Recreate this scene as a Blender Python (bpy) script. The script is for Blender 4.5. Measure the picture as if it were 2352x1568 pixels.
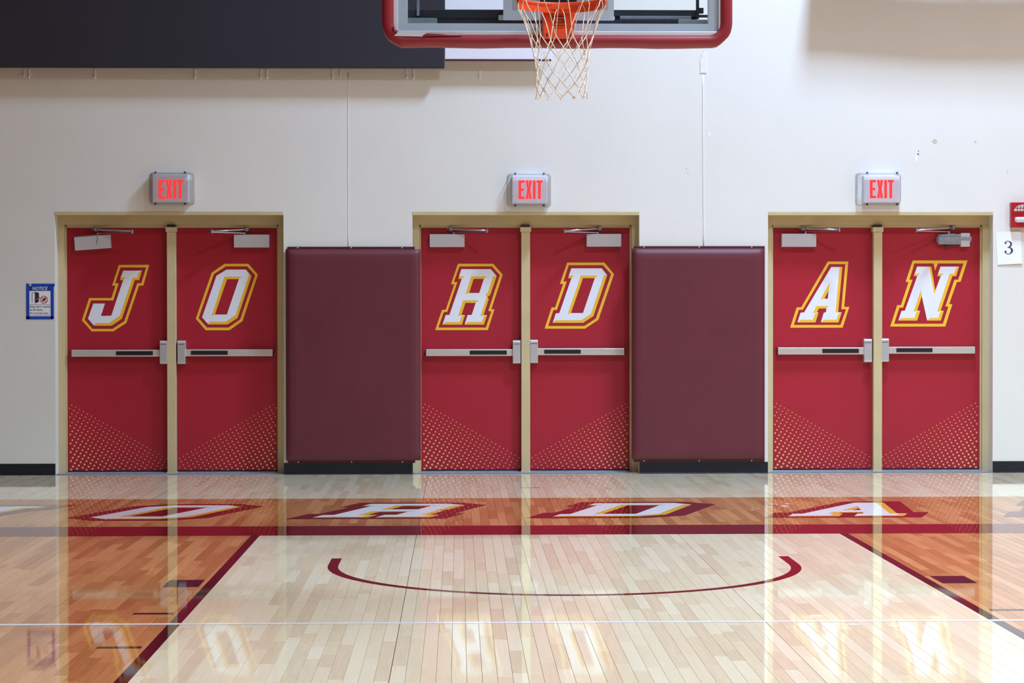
import bpy, bmesh, math, random
from math import sin, cos, pi, sqrt
from mathutils import Vector, Matrix, noise
random.seed(7)
S = bpy.context.scene
COL = S.collection
for o in list(bpy.data.objects):
    bpy.data.objects.remove(o)

# ------------------------------------------------------------------ camera
# world: X right, Y into the picture, Z up; end wall face is Y = 0, lane centre is X = 0
FPX, CAM = 4886.1933, Vector((-0.5665, -17.9402, 1.3491))
YAW, PITCH, ROLL = 0.0252, -0.0129, -0.0009
FW = Vector((sin(YAW)*cos(PITCH), cos(YAW)*cos(PITCH), sin(PITCH)))
_r = Vector((cos(YAW), -sin(YAW), 0)); _u = _r.cross(FW)
RT = _r*cos(ROLL) + _u*sin(ROLL); UP = _u*cos(ROLL) - _r*sin(ROLL)
cd = bpy.data.cameras.new('camera'); cam = bpy.data.objects.new('camera', cd); COL.objects.link(cam)
cd.sensor_width = 36.0; cd.sensor_fit = 'HORIZONTAL'; cd.lens = FPX/2352*36.0
cd.clip_end = 200
cam.matrix_world = Matrix(((RT.x, UP.x, -FW.x, CAM.x), (RT.y, UP.y, -FW.y, CAM.y), (RT.z, UP.z, -FW.z, CAM.z), (0, 0, 0, 1)))
S.camera = cam

def ray(px, py): return FW + RT*((px-1176)/FPX) + UP*((784-py)/FPX)
def W(px, py, Y=0.0):          # photo pixel -> point on the vertical plane at depth Y
    d = ray(px, py); return CAM + d*((Y-CAM.y)/d.y)
def G(px, py):                 # photo pixel -> point on the floor
    d = ray(px, py); return CAM + d*(-CAM.z/d.z)
def project(p):
    d = Vector(p)-CAM; z = d.dot(FW)
    return 1176+FPX*d.dot(RT)/z, 784-FPX*d.dot(UP)/z

# ------------------------------------------------------------------ world, lamps, exposure
S.view_settings.view_transform = 'Standard'; S.view_settings.look = 'None'
S.view_settings.exposure = 0.0; S.view_settings.gamma = 1.0
S.view_settings.use_curve_mapping = False
wd = bpy.data.worlds.new('world'); S.world = wd; wd.use_nodes = True
wd.node_tree.nodes['Background'].inputs[0].default_value = (0.75, 0.8, 0.9, 1)
wd.node_tree.nodes['Background'].inputs[1].default_value = 0.3
CEIL = 9.4
LAMPS = []                      # the gym's ceiling lamps: x, y, watts
for x, y, k in ((3.0, -3.05, 0.95), (3.0, -2.5, 0.72), (-3.6, -3.0, 0.03)):     # row by the end wall
    LAMPS.append((x, y, 375*k))
for x, k in ((-9.0, 0.02), (-3.6, 0.03), (2.8, 1.0), (9.5, 1.1)):               # rows over the court
    for y, m in ((-8.5, 1.0), (-14.5, 0.75), (-20.5, 0.5)):
        LAMPS.append((x, y, 375*k*m))
for x, y, w in LAMPS:
    ld = bpy.data.lights.new('high_bay_lamp', 'AREA'); ld.shape = 'RECTANGLE'; ld.size = 0.7; ld.size_y = 0.5
    ld.energy = w; ld.color = (0.69, 0.97, 1.40) if x > 0 and y > -4 else ((0.80, 0.97, 1.20) if x > 0 else (1.0, 0.88, 0.66))
    ld.spread = math.radians(180 if y > -4 else 135)
    lo = bpy.data.objects.new('high_bay_lamp', ld); COL.objects.link(lo); lo.location = (x, y, CEIL-0.5)

# ------------------------------------------------------------------ helpers: colour and materials
def lin(c):
    return tuple(((v/255.0)/12.92 if v/255.0 <= 0.04045 else ((v/255.0+0.055)/1.055)**2.4) for v in c) + (1.0,)
def nd(nt, t, **kw):
    n = nt.nodes.new(t)
    for k, v in kw.items(): setattr(n, k, v)
    return n
def mat(name, rgb, rough=0.5, metal=0.0, var=0.06, vscale=3.0, bump=0.0, bscale=200.0, emis=0.0, alpha=1.0, coat=0.0, stretch=(1, 1, 1)):
    m = bpy.data.materials.new(name); m.use_nodes = True; nt = m.node_tree
    b = nt.nodes['Principled BSDF']
    b.inputs['Roughness'].default_value = rough; b.inputs['Metallic'].default_value = metal
    b.inputs['Coat Weight'].default_value = coat
    geo = nd(nt, 'ShaderNodeNewGeometry'); mp = nd(nt, 'ShaderNodeMapping')
    mp.inputs['Scale'].default_value = stretch
    nt.links.new(geo.outputs['Position'], mp.inputs['Vector'])
    c = lin(rgb)
    if var > 0:
        n = nd(nt, 'ShaderNodeTexNoise'); n.inputs['Scale'].default_value = vscale; n.inputs['Detail'].default_value = 5
        nt.links.new(mp.outputs[0], n.inputs['Vector'])
        r = nd(nt, 'ShaderNodeValToRGB')
        r.color_ramp.elements[0].position = 0.3; r.color_ramp.elements[1].position = 0.7
        r.color_ramp.elements[0].color = tuple(v*(1-var) for v in c[:3])+(1,)
        r.color_ramp.elements[1].color = tuple(min(1, v*(1+var)) for v in c[:3])+(1,)
        nt.links.new(n.outputs['Fac'], r.inputs['Fac']); nt.links.new(r.outputs[0], b.inputs['Base Color'])
    else:
        b.inputs['Base Color'].default_value = c
    if bump > 0:
        n2 = nd(nt, 'ShaderNodeTexNoise'); n2.inputs['Scale'].default_value = bscale; n2.inputs['Detail'].default_value = 3
        nt.links.new(mp.outputs[0], n2.inputs['Vector'])
        bp = nd(nt, 'ShaderNodeBump'); bp.inputs['Strength'].default_value = 1.0; bp.inputs['Distance'].default_value = bump
        nt.links.new(n2.outputs['Fac'], bp.inputs['Height']); nt.links.new(bp.outputs[0], b.inputs['Normal'])
    if emis > 0:
        b.inputs['Emission Color'].default_value = c; b.inputs['Emission Strength'].default_value = emis
    return m
def glassmat(name, tint=(1, 1, 1), rough=0.02, spec=1.0):
    # thin clear sheet: mostly transparent with a Fresnel reflection
    m = bpy.data.materials.new(name); m.use_nodes = True; nt = m.node_tree
    out = nt.nodes['Material Output']; nt.nodes.remove(nt.nodes['Principled BSDF'])
    tr = nd(nt, 'ShaderNodeBsdfTransparent'); tr.inputs[0].default_value = (*tint, 1)
    gl = nd(nt, 'ShaderNodeBsdfGlossy'); gl.inputs['Roughness'].default_value = rough
    fr = nd(nt, 'ShaderNodeFresnel'); fr.inputs[0].default_value = 1.5
    mu = nd(nt, 'ShaderNodeMath', operation='MULTIPLY'); mu.inputs[1].default_value = spec
    mx = nd(nt, 'ShaderNodeMixShader')
    nt.links.new(fr.outputs[0], mu.inputs[0]); nt.links.new(mu.outputs[0], mx.inputs[0])
    nt.links.new(tr.outputs[0], mx.inputs[1]); nt.links.new(gl.outputs[0], mx.inputs[2])
    nt.links.new(mx.outputs[0], out.inputs['Surface'])
    return m

YB = -4.95           # inner edge of the baseline
APRON = (-4.38, -2.35)

def gloss_nodes(nt, b, rough=0.035):
    """floor varnish: slight waviness of the sanded boards + low roughness, in world metres"""
    geo = nd(nt, 'ShaderNodeNewGeometry')
    mp = nd(nt, 'ShaderNodeMapping'); mp.inputs['Scale'].default_value = (17.5, 5.0, 1.0)
    nt.links.new(geo.outputs['Position'], mp.inputs['Vector'])
    n = nd(nt, 'ShaderNodeTexNoise'); n.inputs['Scale'].default_value = 1.0; n.inputs['Detail'].default_value = 2.0
    nt.links.new(mp.outputs[0], n.inputs['Vector'])
    bp = nd(nt, 'ShaderNodeBump'); bp.inputs['Strength'].default_value = 1.0; bp.inputs['Distance'].default_value = 0.00006
    nt.links.new(n.outputs['Fac'], bp.inputs['Height']); nt.links.new(bp.outputs[0], b.inputs['Normal'])
    b.inputs['Roughness'].default_value = rough
    b.inputs['IOR'].default_value = 1.5
    return geo

def floor_wood(name, tiled=False):
    m = bpy.data.materials.new(name); m.use_nodes = True; nt = m.node_tree; L = nt.links.new
    b = nt.nodes['Principled BSDF']; geo = gloss_nodes(nt, b)
    sep = nd(nt, 'ShaderNodeSeparateXYZ'); L(geo.outputs['Position'], sep.inputs[0])
    def mth(op, a, c=None, clamp=False):
        n = nd(nt, 'ShaderNodeMath', operation=op); n.use_clamp = clamp
        for i, v in enumerate((a, c)):
            if v is None: continue
            if isinstance(v, (int, float)): n.inputs[i].default_value = v
            else: L(v, n.inputs[i])
        return n.outputs[0]
    X, Y = sep.outputs['X'], sep.outputs['Y']
    # board tone
    if tiled:
        col = mth('FLOOR', mth('DIVIDE', X, 0.0572))
        wn = nd(nt, 'ShaderNodeTexWhiteNoise', noise_dimensions='1D'); L(col, wn.inputs['W'])
        row = mth('FLOOR', mth('ADD', mth('DIVIDE', Y, 0.85), mth('MULTIPLY', wn.outputs['Value'], 7.3)))
        wn2 = nd(nt, 'ShaderNodeTexWhiteNoise', noise_dimensions='2D'); cb = nd(nt, 'ShaderNodeCombineXYZ')
        L(col, cb.inputs[0]); L(row, cb.inputs[1]); L(cb.outputs[0], wn2.inputs['Vector']); tone = wn2.outputs['Value']
    else:
        at = nd(nt, 'ShaderNodeAttribute', attribute_name='tone'); tone = at.outputs['Fac']
    # grain running along the board
    mp = nd(nt, 'ShaderNodeMapping'); mp.inputs['Scale'].default_value = (70, 3.2, 1)
    off = nd(nt, 'ShaderNodeCombineXYZ'); L(mth('MULTIPLY', tone, 37.0), off.inputs[2])
    va = nd(nt, 'ShaderNodeVectorMath', operation='ADD')
    L(geo.outputs['Position'], mp.inputs['Vector']); L(mp.outputs[0], va.inputs[0]); L(off.outputs[0], va.inputs[1])
    ng = nd(nt, 'ShaderNodeTexNoise'); ng.inputs['Scale'].default_value = 1.0; ng.inputs['Detail'].default_value = 4; ng.inputs['Distortion'].default_value = 0.6
    L(va.outputs[0], ng.inputs['Vector'])
    val = mth('ADD', mth('MULTIPLY', tone, 0.62), mth('MULTIPLY', ng.outputs['Fac'], 0.52), True)
    r1 = nd(nt, 'ShaderNodeValToRGB'); cr = r1.color_ramp
    cr.elements[0].position = 0.0; cr.elements[0].color = lin((216, 190, 158))
    cr.elements[1].position = 1.0; cr.elements[1].color = lin((244, 232, 202))
    e = cr.elements.new(0.5); e.color = lin((234, 216, 180))
    r2 = nd(nt, 'ShaderNodeValToRGB'); cr = r2.color_ramp
    cr.elements[0].position = 0.0; cr.elements[0].color = lin((152, 92, 50))
    cr.elements[1].position = 1.0; cr.elements[1].color = lin((224, 162, 104))
    e = cr.elements.new(0.5); e.color = lin((194, 128, 76))
    L(val, r1.inputs[0]); L(val, r2.inputs[0])
    # stained zones: the apron behind the baseline, and both sides of the lane
    ap = mth('MULTIPLY', mth('GREATER_THAN', Y, APRON[0]), mth('LESS_THAN', Y, APRON[1]))
    side = mth('MULTIPLY', mth('GREATER_THAN', mth('ABSOLUTE', X), 1.80), mth('LESS_THAN', Y, YB+0.1))
    msk = mth('MAXIMUM', ap, side)
    mx = nd(nt, 'ShaderNodeMix', data_type='RGBA'); L(msk, mx.inputs[0]); L(r1.outputs[0], mx.inputs[6]); L(r2.outputs[0], mx.inputs[7])
    L(mx.outputs[2], b.inputs['Base Color'])
    return m
def floor_paint(name, rgb):
    m = bpy.data.materials.new(name); m.use_nodes = True; nt = m.node_tree
    b = nt.nodes['Principled BSDF']; geo = gloss_nodes(nt, b)
    n = nd(nt, 'ShaderNodeTexNoise'); n.inputs['Scale'].default_value = 9; nt.links.new(geo.outputs['Position'], n.inputs['Vector'])
    c = lin(rgb); r = nd(nt, 'ShaderNodeValToRGB')
    r.color_ramp.elements[0].color = tuple(v*0.92 for v in c[:3])+(1,); r.color_ramp.elements[1].color = tuple(min(1, v*1.06) for v in c[:3])+(1,)
    nt.links.new(n.outputs['Fac'], r.inputs[0]); nt.links.new(r.outputs[0], b.inputs['Base Color'])
    return m

M = dict(
    wall=mat('wall_paint', (232, 230, 222), 0.55, var=0.02, vscale=1.2, bump=0.0004, bscale=90),
    sidewall=mat('side_wall_paint', (96, 86, 76), 0.7),
    caulk=mat('caulk', (236, 234, 226), 0.5, var=0.05, vscale=30, bump=0.001, bscale=60),
    scuff=mat('wall_scuff', (205, 198, 184), 0.7, var=0.1, vscale=60),
    chip=mat('paint_chip', (250, 250, 252), 0.6, var=0.02, vscale=80),
    ceil=mat('ceiling_paint', (225, 226, 228), 0.8),
    steel_deck=mat('galvanised', (170, 174, 178), 0.45, 0.6),
    red=mat('door_red', (172, 28, 48), 0.42, var=0.04, vscale=2.0, bump=0.0002, bscale=300),
    khaki=mat('frame_khaki', (208, 190, 146), 0.42, var=0.05, vscale=4, bump=0.0002, bscale=200),
    yellow=mat('vinyl_yellow', (250, 196, 52), 0.45, var=0.02),
    white=mat('vinyl_white', (238, 240, 250), 0.45, var=0.01),
    dot=mat('vinyl_dots', (252, 186, 118), 0.45, var=0.02),
    alu=mat('brushed_steel', (222, 216, 206), 0.34, 0.45, var=0.05, vscale=6, stretch=(1, 1, 30)),
    satin=mat('satin_steel', (220, 219, 220), 0.28, 0.5, var=0.05, vscale=8, stretch=(1, 1, 20)),
    silver=mat('silver_paint', (208, 208, 218), 0.45, 0.0, var=0.03),
    castm=mat('cast_metal', (150, 154, 166), 0.45, 0.2, var=0.15, vscale=30),
    chrome=mat('chrome_arm', (190, 192, 200), 0.25, 0.9, var=0.03),
    black=mat('black_rubber', (22, 24, 32), 0.45, var=0.1, vscale=20),
    basebd=mat('black_vinyl_base', (24, 28, 38), 0.35, var=0.1, vscale=6),
    pad=mat('maroon_vinyl', (102, 36, 48), 0.5, var=0.05, vscale=2.5, bump=0.0006, bscale=350),
    padedge=mat('maroon_vinyl_flap', (86, 28, 40), 0.5, var=0.05),
    board=mat('black_board', (40, 40, 52), 0.6, var=0.05, vscale=2),
    boardedge=mat('board_edge', (60, 50, 48), 0.6, var=0.05),
    whiteboard=mat('white_board', (236, 238, 248), 0.5, var=0.01),
    exitgrey=mat('exit_sign_metal', (240, 240, 250), 0.45, 0.0, var=0.05, vscale=40),
    exitred=mat('exit_letter_red', (255, 60, 60), 0.4, var=0.0, emis=0.75),
    screw=mat('screw_dark', (60, 66, 74), 0.4, 0.6, var=0.05),
    guard=glassmat('clear_guard', (0.99, 0.99, 1.0), 0.08, 0.7),
    glass=glassmat('backboard_glass', (0.97, 0.99, 0.99), 0.02, 0.7),
    paper=mat('paper', (244, 246, 252), 0.7, var=0.01),
    ink=mat('ink', (34, 44, 60), 0.6, var=0.0),
    tape=mat('blue_tape', (8, 72, 190), 0.55, var=0.1, vscale=50),
    noticeblue=mat('notice_blue', (10, 62, 150), 0.5, var=0.02),
    noticered=mat('notice_red', (205, 60, 50), 0.5, var=0.0),
    alarmred=mat('alarm_red', (178, 24, 34), 0.35, var=0.04),
    lens=mat('strobe_lens', (225, 230, 245), 0.12, 0.2, var=0.1, vscale=80),
    padding=mat('edge_padding_maroon', (140, 34, 44), 0.4, var=0.08, vscale=6),
    fr_alu=mat('backboard_frame_grey', (228, 238, 255), 0.5, 0.0, var=0.02),
    fr_edge=mat('backboard_frame_edge', (226, 230, 238), 0.3, 0.3, var=0.02),
    darksteel=mat('dark_steel', (48, 54, 64), 0.45, 0.3, var=0.08, vscale=10),
    bracket=mat('corner_bracket', (140, 154, 152), 0.45, 0.3, var=0.08, vscale=20),
    orange=mat('rim_orange', (232, 74, 26), 0.35, var=0.05, vscale=10),
    net=mat('net_cord', (244, 232, 216), 0.8, var=0.12, vscale=40),
    logo=mat('logo_black', (40, 22, 16), 0.5, var=0.0),
    f_maroon=floor_paint('paint_maroon', (112, 14, 30)),
    f_purple=floor_paint('paint_dark_maroon', (56, 18, 34)),
    f_navy=floor_paint('paint_navy', (34, 26, 44)),
    f_white=floor_paint('paint_white', (244, 244, 244)),
    f_yellow=floor_paint('paint_yellow', (250, 190, 50)),
    wood=floor_wood('maple_boards'), wood_tiled=floor_wood('maple_far', True),
    gap=mat('floor_gap', (134, 104, 78), 0.8, var=0.1),
)

# ------------------------------------------------------------------ helpers: objects
ORIG = {}
def tag(o, label=None, cat=None, group=None, kind=None):
    if label: o['label'] = label
    if cat: o['category'] = cat
    if group: o['group'] = group
    if kind: o['kind'] = kind
    return o
def thing(name, loc, label=None, cat=None, group=None, kind=None):
    o = bpy.data.objects.new(name, None); COL.objects.link(o); o.location = loc
    o.empty_display_size = 0.05; ORIG[o] = Vector(loc)
    return tag(o, label, cat, group, kind)

class MB:
    def __init__(s): s.v = []; s.f = []
    def box(s, a, b):
        x0, y0, z0 = (min(a[i], b[i]) for i in range(3)); x1, y1, z1 = (max(a[i], b[i]) for i in range(3))
        n = len(s.v); s.v += [Vector(p) for p in ((x0,y0,z0),(x1,y0,z0),(x1,y1,z0),(x0,y1,z0),(x0,y0,z1),(x1,y0,z1),(x1,y1,z1),(x0,y1,z1))]
        s.f += [tuple(n+i for i in q) for q in ((0,3,2,1),(4,5,6,7),(0,1,5,4),(1,2,6,5),(2,3,7,6),(3,0,4,7))]
        return s
    def pbox(s, px0, py0, px1, py1, Yf, Yb):
        """box whose front face (at depth Yf) fills the given photo rectangle"""
        a = W(px0, py1, Yf); b = W(px1, py0, Yf)
        return s.box((a.x, Yf, a.z), (b.x, Yb, b.z))
    def bar(s, p, q, w, h, upv=Vector((0, 0, 1))):
        p = Vector(p); q = Vector(q); d = (q-p).normalized(); sd = d.cross(upv).normalized(); up = sd.cross(d)
        n = len(s.v)
        for c in (p, q):
            s.v += [c-sd*w/2-up*h/2, c+sd*w/2-up*h/2, c+sd*w/2+up*h/2, c-sd*w/2+up*h/2]
        s.f += [tuple(n+i for i in k) for k in ((3,2,1,0),(4,5,6,7),(0,1,5,4),(1,2,6,5),(2,3,7,6),(3,0,4,7))]
        return s
    def tube(s, pts, r, seg=8, closed=False, cap=True):
        pts = [Vector(p) for p in pts]; m = len(pts); rings = []; last = None
        for i, p in enumerate(pts):
            a = pts[i-1] if (i > 0 or closed) else p; b = pts[(i+1) % m] if (i < m-1 or closed) else p
            d = (b-a).normalized()
            ref = last if last is not None else (Vector((0, 0, 1)) if abs(d.z) < 0.9 else Vector((1, 0, 0)))
            sd = d.cross(ref)
            if sd.length < 1e-6: sd = d.cross(Vector((0, 1, 0)))
            sd.normalize(); up = sd.cross(d).normalized(); last = up
            rr = r[i] if isinstance(r, (list, tuple)) else r
            n = len(s.v); s.v += [p+sd*cos(2*pi*k/seg)*rr+up*sin(2*pi*k/seg)*rr for k in range(seg)]; rings.append(n)
        for i in range(m if closed else m-1):
            a = rings[i]; b = rings[(i+1) % m]
            for k in range(seg):
                k2 = (k+1) % seg; s.f.append((a+k, a+k2, b+k2, b+k))
        if cap and not closed:
            s.f.append(tuple(rings[0]+k for k in range(seg))[::-1]); s.f.append(tuple(rings[-1]+k for k in range(seg)))
        return s
    def cyl(s, c, axis, r, length, seg=16):
        c = Vector(c); a = Vector(axis).normalized(); return s.tube([c, c+a*length], r, seg)
    def poly(s, outer, holes=(), th=0.0, ax=Vector((0, -1, 0))):
        """planar polygon (3D points) with holes, triangulated; th thickens it along ax"""
        bm = bmesh.new()
        loops = []
        for lp in [outer]+list(holes):
            vs = [bm.verts.new(p) for p in lp]; loops.append(vs)
            for i in range(len(vs)): bm.edges.new((vs[i], vs[(i+1) % len(vs)]))
        bmesh.ops.triangle_fill(bm, use_beauty=True, use_dissolve=False, edges=bm.edges[:], normal=ax)
        for f in bm.faces:
            f.normal_update()
            if f.normal.dot(ax) < 0: f.normal_flip()
        bm.verts.index_update(); n = len(s.v); cnt = len(bm.verts)
        vv = [v.co.copy() for v in bm.verts]; ff = [tuple(v.index for v in f.verts) for f in bm.faces]
        if th > 0:
            s.v += [p+ax*th for p in vv]; s.f += [tuple(n+i for i in f) for f in ff]
            s.v += vv
            for vs in loops:
                idx = [v.index for v in vs]
                for i in range(len(idx)):
                    a, b = idx[i], idx[(i+1) % len(idx)]
                    s.f.append((n+a, n+b, n+cnt+b, n+cnt+a))
        else:
            s.v += vv; s.f += [tuple(n+i for i in f) for f in ff]
        bm.free(); return s
    def build(s, name, m, parent=None, bevel=0.0, smooth=False, kind=None, label=None, seg=2):
        org = ORIG.get(parent, Vector((0, 0, 0)))
        me = bpy.data.meshes.new(name)
        me.from_pydata([tuple(v-org) for v in s.v], [], s.f); me.update()
        bm = bmesh.new(); bm.from_mesh(me); bmesh.ops.recalc_face_normals(bm, faces=bm.faces[:]) if kind != 'flat' else None
        bm.to_mesh(me); bm.free()
        me.materials.append(m)
        o = bpy.data.objects.new(name, me); COL.objects.link(o); o.parent = parent; ORIG[o] = org
        if smooth:
            me.polygons.foreach_set('use_smooth', [True]*len(me.polygons))
        if bevel > 0:
            b = o.modifiers.new('bevel', 'BEVEL'); b.width = bevel; b.segments = seg; b.limit_method = 'ANGLE'; b.angle_limit = 0.6
        if kind == 'stuff' or kind == 'structure': o['kind'] = kind
        if label: o['label'] = label
        return o
def flat(name, polys, m, parent, label=None, ax=Vector((0, -1, 0)), th=0.0, kind=None):
    mb = MB()
    for outer, holes in polys: mb.poly(outer, holes, th, ax)
    return mb.build(name, m, parent, kind=kind or 'flat', label=label)
def text_mesh(name, txt, size, m, parent, origin, width=None, height=None, shear=0.0, bold=0.0, ax_y=0.0):
    """lettering lying in the wall plane; origin = lower left corner; fitted to width x height metres"""
    cu = bpy.data.curves.new(name, 'FONT'); cu.body = txt; cu.size = 1.0; cu.shear = shear; cu.offset = bold; cu.fill_mode = 'FRONT'
    to = bpy.data.objects.new(name, cu); COL.objects.link(to)
    dg = bpy.context.evaluated_depsgraph_get(); dg.update()
    me = bpy.data.meshes.new_from_object(to.evaluated_get(dg))
    bpy.data.objects.remove(to); bpy.data.curves.remove(cu)
    xs = [v.co.x for v in me.vertices]; ys = [v.co.y for v in me.vertices]
    x0, x1, y0, y1 = min(xs), max(xs), min(ys), max(ys)
    sx = (width/(x1-x0)) if width else (height/(y1-y0)); sy = (height/(y1-y0)) if height else sx
    org = ORIG.get(parent, Vector((0, 0, 0))); o3 = Vector(origin)
    for v in me.vertices:
        v.co = o3 + Vector(((v.co.x-x0)*sx, 0, (v.co.y-y0)*sy)) - org
    me.name = name; me.materials.clear(); me.materials.append(m)
    o = bpy.data.objects.new(name, me); COL.objects.link(o); o.parent = parent; ORIG[o] = org
    return o
def struct(o, label=None, cat=None):
    return tag(o, label, cat, kind='structure')

# ================================================================== THE ROOM
DC = (-2.9926, 0.005, 3.0094); DW = 0.957; DH = 2.212      # door openings
XL, XR, YF = -13.0, 14.0, -31.0
YFACE, YLEAF = 0.137, 0.19
wl = MB()
xs = [XL]
for c in DC: xs += [c-DW, c+DW]
xs.append(XR)
for i in range(0, len(xs), 2): wl.box((xs[i], 0, -0.02), (xs[i+1], 0.3, CEIL))
for c in DC: wl.box((c-DW, 0, DH), (c+DW, 0.3, CEIL))
wall = struct(wl.build('wall_back', M['wall']), 'cream painted end wall of the gymnasium behind the hoop', 'wall')
for n, a, b in (('wall_left', (XL-0.2, YF, -0.02), (XL, 0.3, CEIL)), ('wall_right', (XR, YF, -0.02), (XR+0.2, 0.3, CEIL)), ('wall_front', (XL, YF-0.2, -0.02), (XR, YF, CEIL))):
    struct(MB().box(a, b).build(n, M['wall'] if n == 'wall_right' else M['sidewall']), 'plain painted gymnasium wall, ' + n[5:] + ' side out of view', 'wall')
struct(MB().box((XL-0.2, YF-0.2, CEIL), (XR+0.2, 0.3, CEIL+0.2)).build('ceiling', M['ceil']), 'pale gymnasium ceiling above the lamps', 'ceiling')

# wall details: caulked joints, patches
for (px, y0, y1, w) in ((800, 166, 566, 0.007), (1616, 172, 566, 0.011)):
    a = W(px, y1); b = W(px-1.5 if px > 1000 else px, y0)
    pts = [(a.x+(b.x-a.x)*t/14+random.uniform(-.001, .001), -0.0005, a.z+(b.z-a.z)*t/14) for t in range(15)]
    MB().tube(pts, w/2, 8).build('caulk_seam', M['caulk'], wall, smooth=True, label='white caulked vertical joint in the wall')
mb = MB(); a = W(1608, 168); b = W(1623, 135); mb.box((a.x, -0.006, a.z), (b.x, 0.001, b.z))
a = W(1611, 135); b = W(1622, 123); mb.box((a.x, -0.005, a.z), (b.x, 0.001, b.z))
a = W(1616.5, 123); b = W(1615, 60); mb.box((b.x-.002, -0.003, a.z), (b.x+.003, 0.001, b.z))
mb.build('caulk_patch', M['caulk'], wall, bevel=0.003, label='thick white caulk patch atop the joint')
def blob(px, py, rx, rz, m, name, seed):
    c = W(px, py); r = random.Random(seed)
    pts = [Vector((c.x+cos(k*pi/5)*rx*r.uniform(.7, 1.2), -0.0012, c.z+sin(k*pi/5)*rz*r.uniform(.7, 1.2))) for k in range(10)]
    flat(name, [(pts, [])], m, wall)
blob(2147, 324, .024, .02, M['scuff'], 'wall_scuff', 1); blob(2240, 325, .012, .008, M['scuff'], 'wall_scuff', 2)
blob(1629, 308, .008, .024, M['chip'], 'paint_chip', 3); blob(2105, 364, .009, .03, M['chip'], 'paint_chip', 4)
blob(2109, 354, .006, .007, M['screw'], 'nail_hole', 5); blob(2109.5, 347, .004, .005, M['screw'], 'nail_hole', 6)
blob(2313, 394, .004, .022, M['scuff'], 'wall_scuff', 7); blob(1576, 386, .006, .006, M['scuff'], 'wall_scuff', 8)
blob(1580, 398, .007, .006, M['scuff'], 'wall_scuff', 9); blob(800, 172, .012, .008, M['scuff'], 'wall_scuff', 10)

# ------------------------------------------------------------------ floor
FX, FY0 = 6.6, -13.2
fl = MB()
fl.box((XL, YF, -0.3), (XR, 0.3, -0.02))
fl.box((XL, YF, -0.02), (XR, FY0, 0.0)); fl.box((XL, FY0, -0.02), (-FX, 0.0, 0.0)); fl.box((FX, FY0, -0.02), (XR, 0.0, 0.0))
floor = fl.build('floor', M['wood_tiled']); struct(floor, 'glossy maple strip basketball court floor', 'floor')
MB().box((-FX, FY0, -0.0199), (FX, 0, -0.012)).build('subfloor', M['gap'], floor)
PW = 0.0572
seams = (-0.796, 0.805)
planks = []
ncol = int(2*FX/PW); rp = random.Random(3)
for i in range(ncol):
    x0 = -FX+i*PW; x1 = x0+PW
    g0 = g1 = 0.0005
    for sx in seams:
        if abs(x1-sx) < PW/2+1e-6: g1 = 0.0022
        if abs(x0-sx) <= PW/2-1e-6: g0 = 0.0006
    y = 0.0 - rp.uniform(0, 0.6)
    ys = [0.0]
    if y < -0.1: ys.append(y)
    while ys[-1] > FY0:
        ys.append(max(FY0, ys[-1]-rp.choice((0.3, 0.42, 0.55, 0.7, 0.85, 1.0, 1.25))*rp.uniform(.9, 1.1)))
        if ys[-1]-FY0 < 0.15: ys[-1] = FY0
    for j in range(len(ys)-1):
        planks.append((x0+g0, x1-g1, ys[j+1]+0.0004, ys[j]-0.0004, rp.random()**0.9, [rp.gauss(0, 1) for _ in range(3)]))
def plank_geo(p):
    x0, x1, y0, y1, t, g = p
    ax = 0.00035*g[0]; ay = 0.00030*g[1]/1.0
    def z(x, y): return -0.0001 + ax*(x-(x0+x1)/2) + ay*(y-(y0+y1)/2)*min(1, 0.25/max(y1-y0, .1)) + 0.00001*g[2]
    e = 0.0006
    v = [(x0, y0, -0.012), (x1, y0, -0.012), (x1, y1, -0.012), (x0, y1, -0.012)]
    v += [(x0, y0, z(x0, y0)-e), (x1, y0, z(x1, y0)-e), (x1, y1, z(x1, y1)-e), (x0, y1, z(x0, y1)-e)]
    b = 0.0007
    v += [(x0+b, y0+b, z(x0+b, y0+b)), (x1-b, y0+b, z(x1-b, y0+b)), (x1-b, y1-b, z(x1-b, y1-b)), (x0+b, y1-b, z(x0+b, y1-b))]
    f = [(0,1,5,4), (1,2,6,5), (2,3,7,6), (3,0,4,7), (4,5,9,8), (5,6,10,9), (6,7,11,10), (7,4,8,11), (8,9,10,11)]
    return v, f
def area_in_view(p):
    q = [project((x, y, 0)) for x, y in ((p[0], p[2]), (p[1], p[2]), (p[1], p[3]), (p[0], p[3]))]
    cx = sum(a[0] for a in q)/4; cy = sum(a[1] for a in q)/4
    if not (0 < cx < 2352 and 0 < cy < 1568): return 0
    return abs(sum(q[i][0]*q[(i+1) % 4][1]-q[(i+1) % 4][0]*q[i][1] for i in range(4)))/2
planks.sort(key=area_in_view, reverse=True)
def plank_obj(name, ps, kind=None):
    v = []; f = []; t = []
    for p in ps:
        a, b = plank_geo(p); n = len(v); v += a; f += [tuple(n+i for i in q) for q in b]; t += [p[4]]*len(b)
    me = bpy.data.meshes.new(name); me.from_pydata(v, [], f); me.update()
    at = me.attributes.new('tone', 'FLOAT', 'FACE'); at.data.foreach_set('value', t)
    me.materials.append(M['wood'])
    o = bpy.data.objects.new(name, me); COL.objects.link(o); o.parent = floor
    if kind: o['kind'] = kind
    return o
for p in planks[:300]: plank_obj('plank', [p])
plank_obj('far_planks', planks[300:], 'stuff')

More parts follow.
